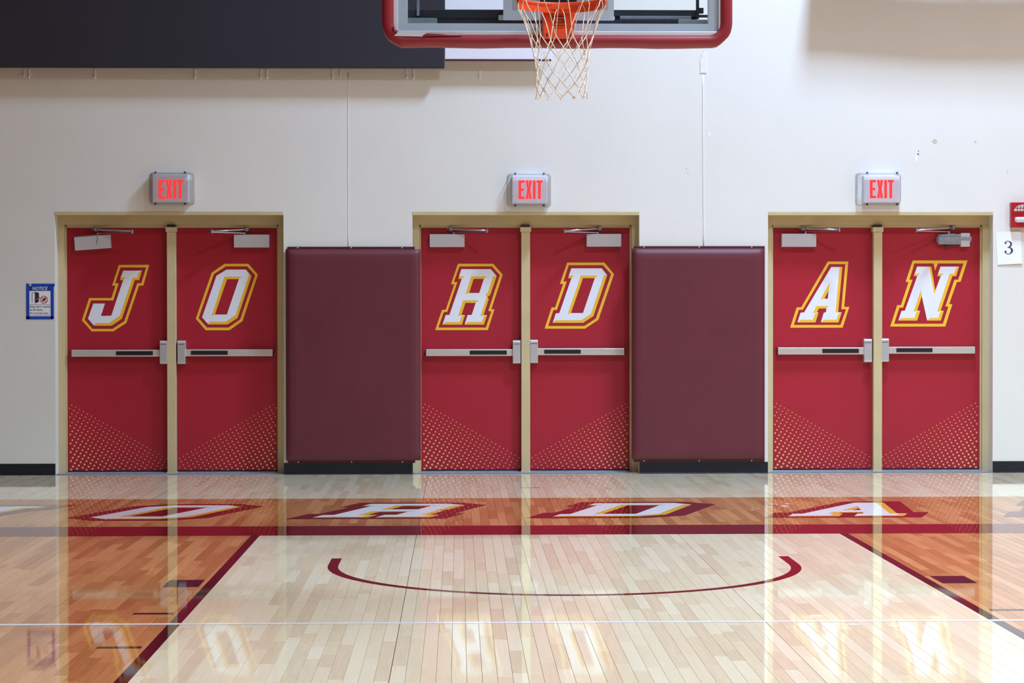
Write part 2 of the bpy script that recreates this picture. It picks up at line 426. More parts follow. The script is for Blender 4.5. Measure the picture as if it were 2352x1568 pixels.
# ------------------------------------------------------------------ floor markings (painted: thin sheets of paint on the boards)
UPV = Vector((0, 0, 1))
def paint(name, polys, m, z, parent=floor, label=None):
    return flat(name, [([Vector((x, y, z)) for x, y in o], [[Vector((x, y, z)) for x, y in h] for h in hs]) for o, hs in polys], m, parent, label, UPV)
def rect(x0, y0, x1, y1): return ([(x0, y0), (x1, y0), (x1, y1), (x0, y1)], [])
Z1 = 0.0003
paint('baseline_stripe', [rect(-FX, YB, FX, APRON[0])], M['f_maroon'], Z1, label='wide maroon baseline stripe')
paint('lane_line', [rect(-1.832, -13.1, -1.779, YB)], M['f_purple'], Z1, label='dark maroon lane line left of the key')
paint('lane_line', [rect(1.772, -13.1, 1.824, YB)], M['f_purple'], Z1, label='dark maroon lane line right of the key')
paint('court_line', [rect(-FX, -8.672, FX, -8.628)], M['f_white'], Z1*2, label='thin white court line across the floor')
for s in (-1, 1):
    paint('lane_block', [rect(s*1.855, -7.365 if s > 0 else -7.39, s*2.032, -7.07 if s > 0 else -7.107)], M['f_navy'], Z1, label='dark lane block ' + ('left' if s < 0 else 'right') + ' of the key')
    for y in (-8.325, -9.30, -10.27): paint('lane_tick', [rect(s*1.852, y-.027, s*2.034, y+.027)], M['f_navy'], Z1)
RO, RI, AY = 1.268, 1.212, -6.515
arc = [(-RO, -6.178)]+[(-RO*cos(pi*k/48), AY-RO*sin(pi*k/48)) for k in range(49)]+[(RO, -6.155)]
arc += [(RI, -6.155)]+[(RI*cos(pi*k/48), AY-RI*sin(pi*k/48)) for k in range(49)]+[(-RI, -6.178)]
paint('restricted_arc', [(arc, [])], M['f_maroon'], Z1, label='thin maroon semicircle under the hoop')
# a dropped dark mark behind the apron
c = G(1218, 1119.5); paint('floor_scuff', [([(c.x-.075, c.y-.02), (c.x+.075, c.y-.012), (c.x+.08, c.y+.02), (c.x-.07, c.y+.015)], [])], M['f_purple'], Z1)

# ------------------------------------------------------------------ letter outlines, traced in units of 1/8.2545 photo pixel from each letter's own corner
LET = {
 'J': dict(org=(150, 590),
  O=[(1015,150),(888,543),(950,543),(875,778),(452,778),(315,1200),(500,1410),(912,1408),(1158,1250),(1398,543),(1478,540),(1592,148)],
  I=[(1045,198),(945,497),(1012,500),(910,822),(487,822),(365,1190),(515,1362),(897,1362),(1120,1215),(1365,497),(1443,497),(1532,198)],
  S=[(1098,258),(1455,258),(1398,437),(1318,437),(1072,1170),(878,1302),(545,1302),(430,1170),(530,882),(752,882),(675,1120),(872,1112),(1098,437),(1035,437)], SH=[],
  F=[(1098,258),(1453,258),(1385,300),(1355,388),(1275,388),(1030,1115),(830,1252),(570,1252),(546,1301),(430,1170),(530,882),(752,882),(675,1118),(872,1112),(1098,437),(1150,388),(1050,388)], FH=[]),
 'O': dict(org=(430, 590),
  O=[(710,128),(465,295),(162,1170),(350,1388),(800,1388),(1048,1215),(1340,335),(1160,128)],
  I=[(732,178),(505,325),(215,1160),(375,1337),(782,1337),(1003,1185),(1288,345),(1138,178)],
  S=[(748,238),(1112,238),(1220,362),(955,1155),(765,1278),(400,1278),(282,1145),(555,355)], SH=[[(755,420),(980,420),(752,1090),(525,1090)]],
  F=[(748,238),(1112,238),(1180,318),(915,1102),(725,1228),(415,1228),(401,1277),(282,1145),(555,355)], FH=[[(705,372),(1045,372),(980,420),(752,1090),(525,1090),(460,1120)]]),
 'R': dict(org=(980, 590),
  O=[(592,128),(462,515),(525,515),(362,1000),(290,1000),(162,1385),(1160,1385),(1285,990),(1225,990),(1442,335),(1262,128)],
  I=[(622,178),(515,475),(582,475),(390,1043),(325,1043),(222,1337),(1122,1337),(1227,1030),(1167,1022),(1388,345),(1240,178)],
  S=[(660,230),(1215,230),(1328,362),(1205,715),(1150,765),(1178,795),(1078,1100),(1145,1100),(1085,1282),(718,1282),(775,1100),(855,1095),(930,870),(735,870),(660,1095),(728,1100),(668,1282),(300,1282),(360,1100),(432,1097),(665,415),(600,415)],
  SH=[[(890,415),(1085,415),(998,682),(805,682)]],
  F=[(660,230),(1215,230),(1326,362),(1262,365),(1160,672),(1112,715),(1140,765),(1015,1120),(1143,1100),(1080,1130),(1042,1232),(775,1232),(720,1281),(775,1100),(855,1095),(930,870),(985,822),(690,822),(595,1120),(726,1100),(660,1130),(625,1232),(365,1232),(302,1281),(360,1100),(432,1097),(665,415),(720,368),(612,368)],
  FH=[[(845,368),(1140,368),(1085,415),(998,682),(805,682),(735,710)]]),
 'D': dict(org=(1230, 590),
  O=[(600,105),(463,510),(525,510),(372,955),(305,955),(172,1358),(940,1358),(1192,1190),(1488,325),(1305,105)],
  I=[(630,155),(527,465),(592,465),(405,1003),(340,1003),(240,1308),(925,1308),(1145,1165),(1435,325),(1280,155)],
  S=[(680,215),(1255,215),(1360,345),(1098,1118),(905,1247),(325,1247),(385,1068),(452,1063),(682,400),(618,400)], SH=[[(900,400),(1125,400),(900,1062),(672,1062)]],
  F=[(680,215),(1255,215),(1358,345),(1300,345),(1052,1075),(870,1198),(385,1198),(327,1246),(385,1068),(452,1063),(682,400),(735,352),(632,352)], FH=[[(860,352),(1180,352),(1125,400),(900,1062),(672,1062),(608,1087)]]),
 'A': dict(org=(1790, 590),
  O=[(920,85),(415,953),(330,953),(205,1340),(1200,1340),(1328,945),(1230,945),(1308,85)],
  I=[(945,135),(445,1000),(370,1000),(275,1288),(1160,1288),(1265,990),(1175,990),(1252,135)],
  S=[(985,190),(1195,190),(1115,1048),(1185,1048),(1120,1240),(785,1240),(845,1052),(885,1050),(893,975),(750,975),(715,1045),(745,1050),(685,1240),(343,1240),(403,1055),(470,1050)], SH=[[(935,640),(918,790),(855,790)]],
  F=[(985,190),(1193,190),(1140,205),(1065,1048),(1183,1048),(1125,1080),(1080,1190),(850,1190),(787,1239),(845,1052),(885,1050),(893,975),(930,930),(700,930),(640,1065),(743,1050),(675,1080),(635,1190),(405,1190),(345,1239),(403,1055),(470,1050)], FH=[[(957,480),(935,640),(918,790),(855,790),(780,805)]]),
 'N': dict(org=(2030, 590),
  O=[(548,65),(413,470),(470,475),(325,912),(255,912),(120,1318),(1165,1318),(1300,895),(1240,890),(1385,475),(1455,470),(1588,65)],
  I=[(580,122),(485,430),(545,430),(365,960),(295,960),(195,1265),(1120,1265),(1225,940),(1167,935),(1340,430),(1410,430),(1510,122),(1025,122),(972,258),(945,122)],
  S=[(630,182),(900,182),(975,635),(1080,362),(1012,362),(1075,182),(1428,182),(1370,362),(1300,362),(1078,1015),(1138,1020),(1080,1205),(820,1205),(722,740),(632,1012),(690,1020),(632,1205),(275,1205),(335,1022),(400,1018),(635,360),(568,360)], SH=[],
  F=[(630,182),(858,182),(955,705),(1080,362),(1135,318),(1030,318),(1075,182),(1426,182),(1365,215),(1330,318),(1250,318),(1010,1040),(1136,1020),(1065,1055),(1032,1158),(870,1158),(821,1203),(720,740),(702,632),(565,1035),(688,1020),(615,1050),(580,1158),(335,1158),(277,1204),(335,1022),(400,1018),(635,360),(685,318),(590,318)], FH=[]),
}
# the same word lies in the apron: each letter again, laid flat, one metre tall
FLOOR_LET = {'J': (-4.890, -2.665), 'O': (-3.3026, -2.655), 'R': (-1.8459, -2.586), 'D': (-0.2746, -2.605), 'A': (1.2764, -2.648), 'N': (2.9586, -2.656)}
for ch, (tx, ty) in FLOOR_LET.items():
    d = LET[ch]
    def fm(pts, z, d=d, tx=tx, ty=ty): return [Vector((tx+0.9958*u/1000+0.0087*v/1000, ty-0.9594*v/1000, z)) for u, v in pts]
    cu = sum(p[0] for p in d['O'])/len(d['O']); cv = sum(p[1] for p in d['O'])/len(d['O'])
    grow = [(cu+(u-cu)*1.06, cv+(v-cv)*1.0) for u, v in d['O']]
    lo = flat('floor_letter', [(fm(grow, Z1), [])], M['f_maroon'], floor, 'letter %s painted on the stained apron, white with maroon border' % ch, UPV)
    flat('letter_shadow', [(fm(d['S'], Z1*2), [fm(h, Z1*2) for h in d['SH']])], M['f_yellow'], lo, None, UPV)
    flat('letter_face', [(fm(d['F'], Z1*3), [fm(h, Z1*3) for h in d['FH']])], M['f_white'], lo, None, UPV)

# ------------------------------------------------------------------ door frames
ORD = ('leftmost', 'middle', 'rightmost')
HZ = 2.107           # underside of the frame head
JW = 0.055           # jamb face
for k, c in enumerate(DC):
    t = struct(thing('trim_%d' % (k+1), (c, 0, 0)), 'khaki steel double door frame with centre post, %s of three' % ORD[k], 'door frame')
    MB().box((c-DW, -0.003, 2.182), (c+DW, YFACE, DH)).build('lintel', M['khaki'], t, 0.002)
    MB().box((c-DW, YFACE, HZ), (c+DW, 0.26, 2.182)).build('head', M['khaki'], t, 0.002)
    MB().box((c-DW+JW, YFACE+0.03, 2.088), (c+DW-JW, 0.26, HZ)).build('head_stop', M['khaki'], t, 0.002)
    for s in (-1, 1):
        MB().box((c+s*DW, YFACE, 0), (c+s*(DW-JW), 0.26, HZ)).build('jamb', M['khaki'], t, 0.002)
        MB().box((c+s*(DW-JW), YFACE+0.03, 0), (c+s*(DW-JW-0.013), 0.26, HZ)).build('jamb_stop', M['khaki'], t, 0.0015)
    MB().box((c-0.0375, 0.115, 0.012), (c+0.0375, 0.185, 2.045)).build('centre_post', M['khaki'], t, 0.004)
    MB().box((c-0.046, 0.108, 2.045), (c+0.046, 0.188, 2.086)).build('post_cap', M['khaki'], t, 0.003)
    MB().box((c-0.034, 0.112, 2.086), (c+0.034, 0.18, HZ)).build('post_bracket', M['screw'], t, 0.001)
    MB().box((c-0.043, 0.110, 0.0), (c+0.043, 0.19, 0.016)).build('post_foot', M['khaki'], t, 0.002)
    mb = MB(); mb.box((c-DW+0.005, 0.02, 0), (c+DW-0.005, 0.26, 0.007)); mb.box((c-DW+JW, 0.15, 0), (c+DW-JW, 0.26, 0.013))
    mb.build('threshold', M['castm'], t, 0.002)

# ------------------------------------------------------------------ door leaves
ZT, ZB = 2.084, 0.022
def letter_on(door, ch):
    d = LET[ch]; ox, oy = d['org']
    def m(pts, off): return [W(ox+u/8.2545, oy+v/8.2545, YLEAF-off) for u, v in pts]
    o = flat('letter_outline', [(m(d['O'], .0005), [m(d['I'], .0005)])], M['yellow'], door, 'yellow outline of the letter '+ch)
    flat('letter_shadow', [(m(d['S'], .0005), [m(h, .0005) for h in d['SH']])], M['yellow'], door, 'yellow drop shadow of the letter '+ch)
    flat('letter_face', [(m(d['F'], .0010), [m(h, .0010) for h in d['FH']])], M['white'], door, 'white slanted block letter '+ch)
def dots_on(door, edge, inner, side):
    """halftone triangle printed at the foot of the leaf: rotated dot grid, dots growing towards the outer bottom corner"""
    ex = edge; sgn = 1 if side < 0 else -1             # sgn: towards the centre post
    z0 = 0.600; a = Vector((0.0333*sgn, 0, -0.0190)); b = Vector((-0.0160*sgn, 0, -0.0278))
    p0 = Vector((ex, 0, z0)); mb = MB(); wdt = abs(inner-edge)
    for j in range(0, 40):
        for i in range(-25, 60):
            p = p0+a*i+b*j
            u = (p.x-ex)*sgn
            if u < 0.004 or u > wdt-0.006 or p.z < ZB+0.003: continue
            g = min(1, j/17.0)*(1-0.45*u/wdt)
            r = 0.0044+0.0066*g
            if u < r or u > wdt-r: continue
            n = 8; s = len(mb.v)
            mb.v += [Vector((p.x+cos(2*pi*q/n)*r, YLEAF-0.0006, max(ZB+.001, p.z+sin(2*pi*q/n)*r))) for q in range(n)]
            mb.f.append(tuple(s+q for q in range(n)) )
    o = mb.build('halftone_dots', M['dot'], door, kind='flat', label='fading halftone dot print at the foot of the door'); o['kind'] = 'stuff'
def push_bar(door, rail, case, pad, seam, y0, y1, cy0, cy1, side):
    Yf = YLEAF-0.062
    r = MB().pbox(rail[0], y0, rail[1], y1, Yf, YLEAF-0.012).build('push_bar', M['alu'], door, 0.004, label='horizontal brushed steel panic bar')
    mb = MB().pbox(rail[0] if side < 0 else rail[1]-9, y0+1, rail[0]+9 if side < 0 else rail[1], y1-1, YLEAF-0.015, YLEAF); mb.pbox(case[0]+2, y0+1, case[1]-2, y1-1, YLEAF-0.015, YLEAF)
    mb.build('bar_mount', M['screw'], r)
    MB().pbox(pad[0], y0+3.2, pad[1], y1-3.6, Yf-0.004, Yf+0.002).build('touch_pad', M['black'], r, 0.002, label='black touch pad strip')
    MB().pbox(seam-0.6, y0+0.5, seam+0.6, y1-0.5, Yf-0.001, Yf+0.002).build('bar_seam', M['satin'], r)
    e0, e1 = (rail[0]-1.5, rail[0]+2.5) if side < 0 else (rail[1]-2.5, rail[1]+1.5)
    MB().pbox(e0, y0+0.4, e1, y1-0.2, Yf+0.003, YLEAF-0.012).build('bar_end_cap', M['screw'], r, 0.003)
    # latch case with rounded top and bottom towards the door
    a = W(case[0], cy1, Yf-0.014); b = W(case[1], cy0, Yf-0.014); yf = Yf-0.014; yb = YLEAF
    h = b.z-a.z; prof = []
    for q in range(7): an = pi/2*q/6; prof.append((yf+0.018*(1-sin(an)), a.z+0.018*(1-cos(an))))
    prof = prof[::1]; top = [(y, b.z-(z-a.z)) for y, z in prof][::-1]
    sec = [(yb, a.z)]+prof+top+[(yb, b.z)]
    mb = MB(); n = len(sec)
    mb.v += [Vector((a.x, y, z)) for y, z in sec]+[Vector((b.x, y, z)) for y, z in sec]
    mb.f += [(i, (i+1) % n, n+(i+1) % n, n+i) for i in range(n)]+[tuple(range(n))[::-1], tuple(range(n, 2*n))]
    lc = mb.build('latch_case', M['satin'], door, 0.002, label='upright satin steel latch case of the panic bar')
    MB().pbox(case[0]+1.5, cy0+8, case[1]-1.5, cy0+9.2, yf-0.0008, yf+0.002).build('case_groove', M['screw'], lc)
def closer(door, body, side, piv, elbow, spindle, tilt=False, bare=False):
    Yf = YLEAF-0.062
    if bare:
        x0, y0, x1, y1 = body
        cl = MB()
        cl.pbox(x0+3, y0+3, x1-20, y1-2, Yf+0.010, YLEAF-0.008); cl.pbox(x0+22, y0+2, x0+44, y1-2, Yf+0.02, YLEAF-0.008); cl.pbox(x0, y0+8, x0+6, y1-6, Yf+0.02, YLEAF-0.008)
        c = cl.build('door_closer', M['castm'], door, 0.008, label='bare cast metal closer body without its cover')
        a = W(x0+4, (y0+y1)/2, YLEAF-0.035); b = W(x1-2, (y0+y1)/2, YLEAF-0.035)
        MB().tube([a, b], 0.027, 14).build('closer_cylinder', M['castm'], c, smooth=False)
        MB().pbox(x1-25, y0+1, x1-4, y1+3, Yf+0.006, YLEAF).build('closer_end_bracket', M['fr_edge'], c, 0.004)
        MB().pbox(x0+20, y1-4, x0+30, y1+3, Yf+0.02, YLEAF-0.01).build('closer_bolt', M['screw'], c, 0.002)
        MB().pbox(x0+2, y0+3, x1-4, y1-1, YLEAF-0.008, YLEAF).build('mount_plate', M['screw'], c, 0.002)
    else:
        a = W(body[0], body[3], Yf); b = W(body[2], body[1], Yf)
        mb = MB().box((a.x, Yf, a.z), (b.x, YLEAF, b.z))
        if tilt:
            cx, cz = (a.x+b.x)/2, (a.z+b.z)/2; R = Matrix.Rotation(-0.075, 3, 'Y')
            mb.v = [R @ (v-Vector((cx, 0, cz)))+Vector((cx, 0, cz)) for v in mb.v]
        c = mb.build('door_closer', M['silver'], door, 0.003, label='crooked cracked grey closer cover' if tilt else 'grey box shaped door closer')
        if tilt:   # cracked cover: gap line and a lifted corner strip
            q0 = W(221.5, 562, Yf-.0008); q1 = W(224.5, 540, Yf-.0008)
            MB().bar(q0, q1, 0.003, 0.001, Vector((0, 1, 0))).build('cover_crack', M['screw'], c)
            q0 = W(172, 544, Yf-.002); q1 = W(222, 539.5, Yf-.002)
            MB().bar(q0, q1, 0.004, 0.006, Vector((0, 1, 0))).build('lifted_strip', M['castm'], c)
        else:
            zz = a.z+0.004
            MB().box((a.x+.004, Yf-.0012, a.z+.002), (b.x-.004, Yf+.001, a.z+.006)).build('cover_lip', M['fr_edge'], c)
    # arms: shoe under the frame head, main arm, elbow, forearm, spindle
    P = W(*piv, YFACE+0.02); E = W(*elbow, YFACE-0.16); Sp = W(*spindle, YLEAF-0.04)
    ar = MB().tube([P, P+(E-P)*0.12, P+(E-P)*0.5, E], [0.011, 0.008, 0.0075, 0.007], 10).build('closer_arm', M['chrome'], c, smooth=True)
    MB().bar(E+Vector((0, 0, -0.008)), Sp+Vector((0, 0, 0.006)), 0.016, 0.006).build('closer_forearm', M['chrome'], c)
    mb = MB().cyl(E-Vector((0, 0, 0.018)), (0, 0, 1), 0.012, 0.03, 12); mb.build('elbow_joint', M['chrome'], c)
    mb = MB().cyl(P-Vector((0, 0, 0.014)), (0, 0, 1), 0.016, 0.034, 12); mb.bar(P+Vector((-.035, .015, .008)), P+Vector((.025, .015, .008)), 0.02, 0.018); mb.build('arm_shoe', M['castm'], c, 0.002)
    MB().cyl(Sp-Vector((0, 0, 0.03)), (0, 0, 1), 0.010, 0.042, 10).build('spindle', M['chrome'], c)

DOORS = [  # letter, side, rail, case, pad, seam, bar y, case y, closer body, pivot, elbow, spindle
 ('J', 0, -1, (164, 367), (367, 384), (266.5, 351), 216, (803, 819), (782, 836), (171, 541.5, 253, 572), (220, 527), (303, 531), (224, 538)),
 ('O', 0, 1, (425, 626), (407.5, 425), (438.5, 523), 572, (802, 818), (782, 836), (537, 538.5, 618, 568), (566, 527), (486, 531), (562, 537)),
 ('R', 1, -1, (978.5, 1178), (1178, 1195.5), (1079, 1164), 1030, (801.5, 817.5), (781, 835), (987, 537.5, 1067, 567), (1036, 526), (1118, 529.5), (1041, 536)),
 ('D', 1, 1, (1235, 1434), (1218, 1235.5), (1250, 1334), 1382, (799.5, 815.5), (780, 834), (1347.5, 537, 1427, 566), (1377, 525), (1297, 530), (1373, 536)),
 ('A', 2, -1, (1787, 1985), (1985, 2003), (1889, 1973), 1838, (797.5, 814), (778, 832), (1796, 536.5, 1875, 566.5), (1845, 525), (1927, 527), (1850, 534)),
 ('N', 2, 1, (2042, 2240), (2025, 2042), (2059, 2142), 2190, (796, 812), (777, 831), (2152, 534, 2232, 563), (2189, 523), (2105, 528), (2179, 534)),
]
for i, (ch, k, side, rail, case, pad, seam, by, cy, body, piv, elb, spi) in enumerate(DOORS):
    c = DC[k]; x0, x1 = (c-0.900, c-0.003) if side < 0 else (c+0.003, c+0.900)
    extra = {'J': ', crooked closer cover', 'N': ', bare closer mechanism'}.get(ch, '')
    d = struct(thing('door_%d' % (i+1), ((x0+x1)/2, YLEAF, 0)), 'red metal door with panic bar and white slanted letter %s%s' % (ch, extra), 'door')
    MB().box((x0, YLEAF, ZB), (x1, YLEAF+0.045, ZT)).build('leaf', M['red'], d, 0.0015)
    MB().box((x0+.004, YLEAF-.004, ZB-.012), (x1-.004, YLEAF+.04, ZB+.003)).build('door_sweep', M['black'], d)
    letter_on(d, ch)
    dots_on(d, c+side*0.888, c+side*0.04, side)
    push_bar(d, rail, case, pad, seam, by[0], by[1], cy[0], cy[1], side)
    closer(d, body, side, piv, elb, spi, tilt=(ch == 'J'), bare=(ch == 'N'))

# ------------------------------------------------------------------ baseboards
def zy(px, y): return W(px, y).z
for n, a, b, lab in (('left', XL, DC[0]-DW, 'black vinyl base left of the leftmost doors'), ('middle_left', DC[0]+DW, DC[1]-DW, 'black vinyl base under the left wall pad'),
                ('middle_right', DC[1]+DW, DC[2]-DW, 'black vinyl base under the right wall pad'), ('right', DC[2]+DW, XR, 'black vinyl base right of the rightmost doors')):
    mb = MB(); mb.box((a, -0.006, 0.0), (b, 0.0, 0.097)); mb.box((a, -0.014, 0.0), (b, 0.0, 0.010))
    struct(mb.build('baseboard_'+n, M['basebd'], bevel=0.002), lab, 'baseboard')

# ------------------------------------------------------------------ wall pads
for nm, x0, x1, y0, y1, s0, s1, lab in (('l', 657, 966, 572, 1058, 659, 952, 'maroon vinyl wall pad between the O door and the R door'), ('r', 1452, 1757, 570.5, 1055, 1455, 1757, 'maroon vinyl wall pad between the D door and the A door')):
    Yf = -0.052
    a = W(x0, y1, Yf); b = W(x1, y0, Yf)
    t = thing('wall_pad', ((a.x+b.x)/2, 0, a.z), lab, 'wall pad', 'maroon wall pads')
    # cushion: front slightly crowned, rounded edges
    nx, nz = 24, 36; mb = MB()
    for j in range(nz+1):
        for q in range(nx+1):
            u = q/nx; v = j/nz; du = min(u, 1-u)*(b.x-a.x); dv = min(v, 1-v)*(b.z-a.z)
            r = 0.014
            fx = 0 if du >= r else r-sqrt(max(0, r*r-(r-du)**2)); fz = 0 if dv >= r else r-sqrt(max(0, r*r-(r-dv)**2))
            # pucker where the cover is stapled at the back, and faint dents
            P = Vector((a.x+(b.x-a.x)*u, 0, a.z+(b.z-a.z)*v))
            dent = 0.0028*noise.noise(P*2.2+Vector((0, 5 if nm == 'l' else 9, 0)))+0.0012*noise.noise(P*6)
            P.y = Yf+max(fx, fz)+(dent if du > 0.05 and dv > 0.05 else 0)+0.002
            mb.v.append(P)
    # pack columns tighter near the border so the roll is smooth
    def warp(t): return t
    for j in range(nz):
        for q in range(nx):
            n = j*(nx+1)+q; mb.f.append((n, n+1, n+nx+2, n+nx+1))
    n0 = len(mb.v); ring = [q for q in range(nx+1)]+[j*(nx+1)+nx for j in range(1, nz+1)]+[nz*(nx+1)+q for q in range(nx-1, -1, -1)]+[j*(nx+1) for j in range(nz-1, 0, -1)]
    mb.v += [Vector((mb.v[i].x, -0.009, mb.v[i].z)) for i in ring]; m_ = len(ring)
    for i in range(m_): mb.f.append((ring[(i+1) % m_], ring[i], n0+i, n0+(i+1) % m_))
    cu = mb.build('cushion', M['pad'], t, smooth=True)
    sa = W(s0, 0, -0.009); sb = W(s1, 0, -0.009)
    MB().box((sa.x, -0.010, a.z-0.024), (sb.x, -0.0005, b.z+0.022)).build('backing_board', M['padedge'], t, 0.002)
    for fx in (0.08, 0.5, 0.9):
        for z in (b.z+0.014, a.z-0.014):
            MB().cyl((sa.x+(sb.x-sa.x)*fx, -0.013, z), (0, 1, 0), 0.006, 0.006, 10).build('screw', M['fr_edge'], t)

# ------------------------------------------------------------------ exit signs
EX = [((340, 444, 394, 470), (350, 433, 400, 464), (364, 421, 413, 456), 'left'), ((1165, 1267, 397, 474), (1176, 1257, 403, 467), (1191, 1246, 414, 457), 'mid'), ((1969, 2073, 395, 471), (1984, 2068, 403, 465), (1998, 2053, 413, 455), 'right')]
EXL = ('lit red exit sign in clear guard above the J and O doors', 'lit red exit sign in clear guard above the R and D doors', 'lit red exit sign in clear guard above the A and N doors')
for (gd, hs, lt, nm), lab in zip(EX, EXL):
    c = W((gd[0]+gd[1])/2, gd[3]); t = thing('exit_sign', (c.x, 0, c.z), lab, 'exit sign', 'exit signs above the doors')
    YFs = -0.072
    ho = MB().pbox(hs[0], hs[2], hs[1], hs[3], YFs, -0.002).build('housing', M['exitgrey'], t, 0.004)
    fpl = MB().pbox(hs[0]+1.5, hs[2]+1.5, hs[1]-1.5, hs[3]-1.5, YFs-0.003, YFs+0.001).build('faceplate', M['exitgrey'], t, 0.0015)
    Yl = YFs-0.0034
    x0, x1, y0, y1 = lt; w = x1-x0; h = y1-y0; T = h*0.135
    ww = w*0.255
    def R(a, b, c_, d_): return ([W(x0+a, y0+b, Yl), W(x0+c_, y0+b, Yl), W(x0+c_, y0+d_, Yl), W(x0+a, y0+d_, Yl)], [])
    sw = w*0.115
    def pl(pts): return ([W(x0+p, y0+q, Yl) for p, q in pts], [])
    e = [(0,0),(ww,0),(ww,T),(sw,T),(sw,h/2-T/2),(ww*.88,h/2-T/2),(ww*.88,h/2+T/2),(sw,h/2+T/2),(sw,h-T),(ww,h-T),(ww,h),(0,h)]
    xo = w*0.295; xw = w*0.26; m = xw/2
    xx = [(xo,0),(xo+sw,0),(xo+m,h*.36),(xo+xw-sw,0),(xo+xw,0),(xo+m+sw*.55,h*.5),(xo+xw,h),(xo+xw-sw,h),(xo+m,h*.64),(xo+sw,h),(xo,h),(xo+m-sw*.55,h*.5)]
    io = w*0.60; ii = [(io,0),(io+sw,0),(io+sw,h),(io,h)]
    to = w*0.745; tw = w*0.255; tm = to+tw/2
    tt = [(to,0),(to+tw,0),(to+tw,T),(tm+sw/2,T),(tm+sw/2,h),(tm-sw/2,h),(tm-sw/2,T),(to,T)]
    for p, lb in ((e, 'E'), (xx, 'X'), (ii, 'I'), (tt, 'T')):
        flat('sign_letter', [pl(p)], M['exitred'], fpl, 'glowing red letter '+lb)
    # clear polycarbonate guard: open box with rounded corners and a flange on the wall
    a = W(gd[0]+3, gd[3]-3, -0.095); b = W(gd[1]-3, gd[2]+3, -0.095)
    def rr(x0_, z0_, x1_, z1_, r, y, n=5):
        out = []
        for (cx, cz, s) in ((x1_-r, z1_-r, 0), (x0_+r, z1_-r, 1), (x0_+r, z0_+r, 2), (x1_-r, z0_+r, 3)):
            for q in range(n+1):
                an = pi/2*(s+q/n); out.append(Vector((cx+cos(an)*r, y, cz+sin(an)*r)))
        return out
    rings = [rr(a.x-.012, a.z-.012, b.x+.012, b.z+.012, .03, -0.002), rr(a.x, a.z, b.x, b.z, .025, -0.004), rr(a.x, a.z, b.x, b.z, .025, -0.088), rr(a.x+.006, a.z+.006, b.x-.006, b.z-.006, .02, -0.094)]
    mb = MB(); n = len(rings[0])
    for r_ in rings: mb.v += r_
    for q in range(3):
        for i in range(n): mb.f.append((q*n+i, q*n+(i+1) % n, (q+1)*n+(i+1) % n, (q+1)*n+i))
    mb.f.append(tuple(3*n+i for i in range(n)))
    mb.build('guard', M['guard'], t, smooth=False, label='clear plastic guard box')
    for px in (hs[0]+7.5, hs[1]-8):
        for py in (gd[2]+2, gd[3]-2):
            p = W(px, py, -0.006); MB().cyl(p, (0, -1, 0), 0.008, 0.012, 10).build('guard_bolt', M['screw'], t)

# ------------------------------------------------------------------ fire alarm, paper with 3, notice
c = W(2351, 522); t = thing('fire_alarm', (c.x, 0, c.z), 'red wall fire alarm with speaker grille and strobe, above the numbered paper', 'fire alarm')
MB().pbox(2322.5, 464.5, 2379.5, 522, -0.055, -0.001).build('body', M['alarmred'], t, 0.004)
Yf = -0.056; half = [W(2351+22*cos(pi*q/12), 484.5-15*sin(pi*q/12), Yf) for q in range(13)]
gr = flat('speaker_grille', [(half, [])], M['fr_edge'], t)
for px in (2337, 2344, 2351, 2358, 2365): MB().pbox(px-.7, 471, px+.7, 484.5, Yf-.002, Yf+.001).build('grille_bar', M['alarmred'], gr)
MB().pbox(2331, 477, 2371, 478.2, Yf-.002, Yf+.001).build('grille_bar', M['alarmred'], gr)
for py in (487.5, 492): MB().pbox(2325, py, 2377, py+1.2, -0.058, -0.054).build('body_ridge', M['alarmred'], t)
ls = MB()
p0 = W(2331, 504.5, -0.055); p1 = W(2371, 504.5, -0.055)
nl = 16
for q in range(nl+1):
    for k in range(9):
        an = pi*k/8; x = p0.x+(p1.x-p0.x)*q/nl; e = min(1, sqrt(max(0, 1-(abs(2*q/nl-1))**6)))
        ls.v.append(Vector((x, -0.055-0.022*sin(an)*e, p0.z+0.024*cos(an)*(0.6+0.4*e))))
for q in range(nl):
    for k in range(8): n = q*9+k; ls.f.append((n, n+1, n+10, n+9))
ls.build('strobe_lens', M['lens'], t, smooth=True)

pc = [W(2288, 532, -0.006), W(2345, 531, -0.004), W(2348, 605, -0.016), W(2291.5, 608, -0.010)]
c = (pc[2]+pc[3])/2; t = thing('paper_sheet', (c.x, 0, c.z), 'white paper sheet printed with the number 3 beside the N door', 'paper sign')
mb = MB(); N = 10
for j in range(N+1):
    for q in range(N+1):
        u, v = q/N, j/N; p = (pc[0]*(1-u)+pc[1]*u)*(1-v)+(pc[3]*(1-u)+pc[2]*u)*v
        p.y = -0.003-0.010*(v**2.5)*(0.4+0.6*u)-0.004*u*(1-v)**3; mb.v.append(p)
for j in range(N):
    for q in range(N): n = j*(N+1)+q; mb.f.append((n, n+1, n+N+2, n+N+1))
n0 = len(mb.v); mb.v += [v+Vector((0, .0006, 0)) for v in mb.v[:n0]]
mb.f += [tuple(n0+i for i in f)[::-1] for f in mb.f[:N*N]]
mb.build('sheet', M['paper'], t, smooth=True, kind='flat')
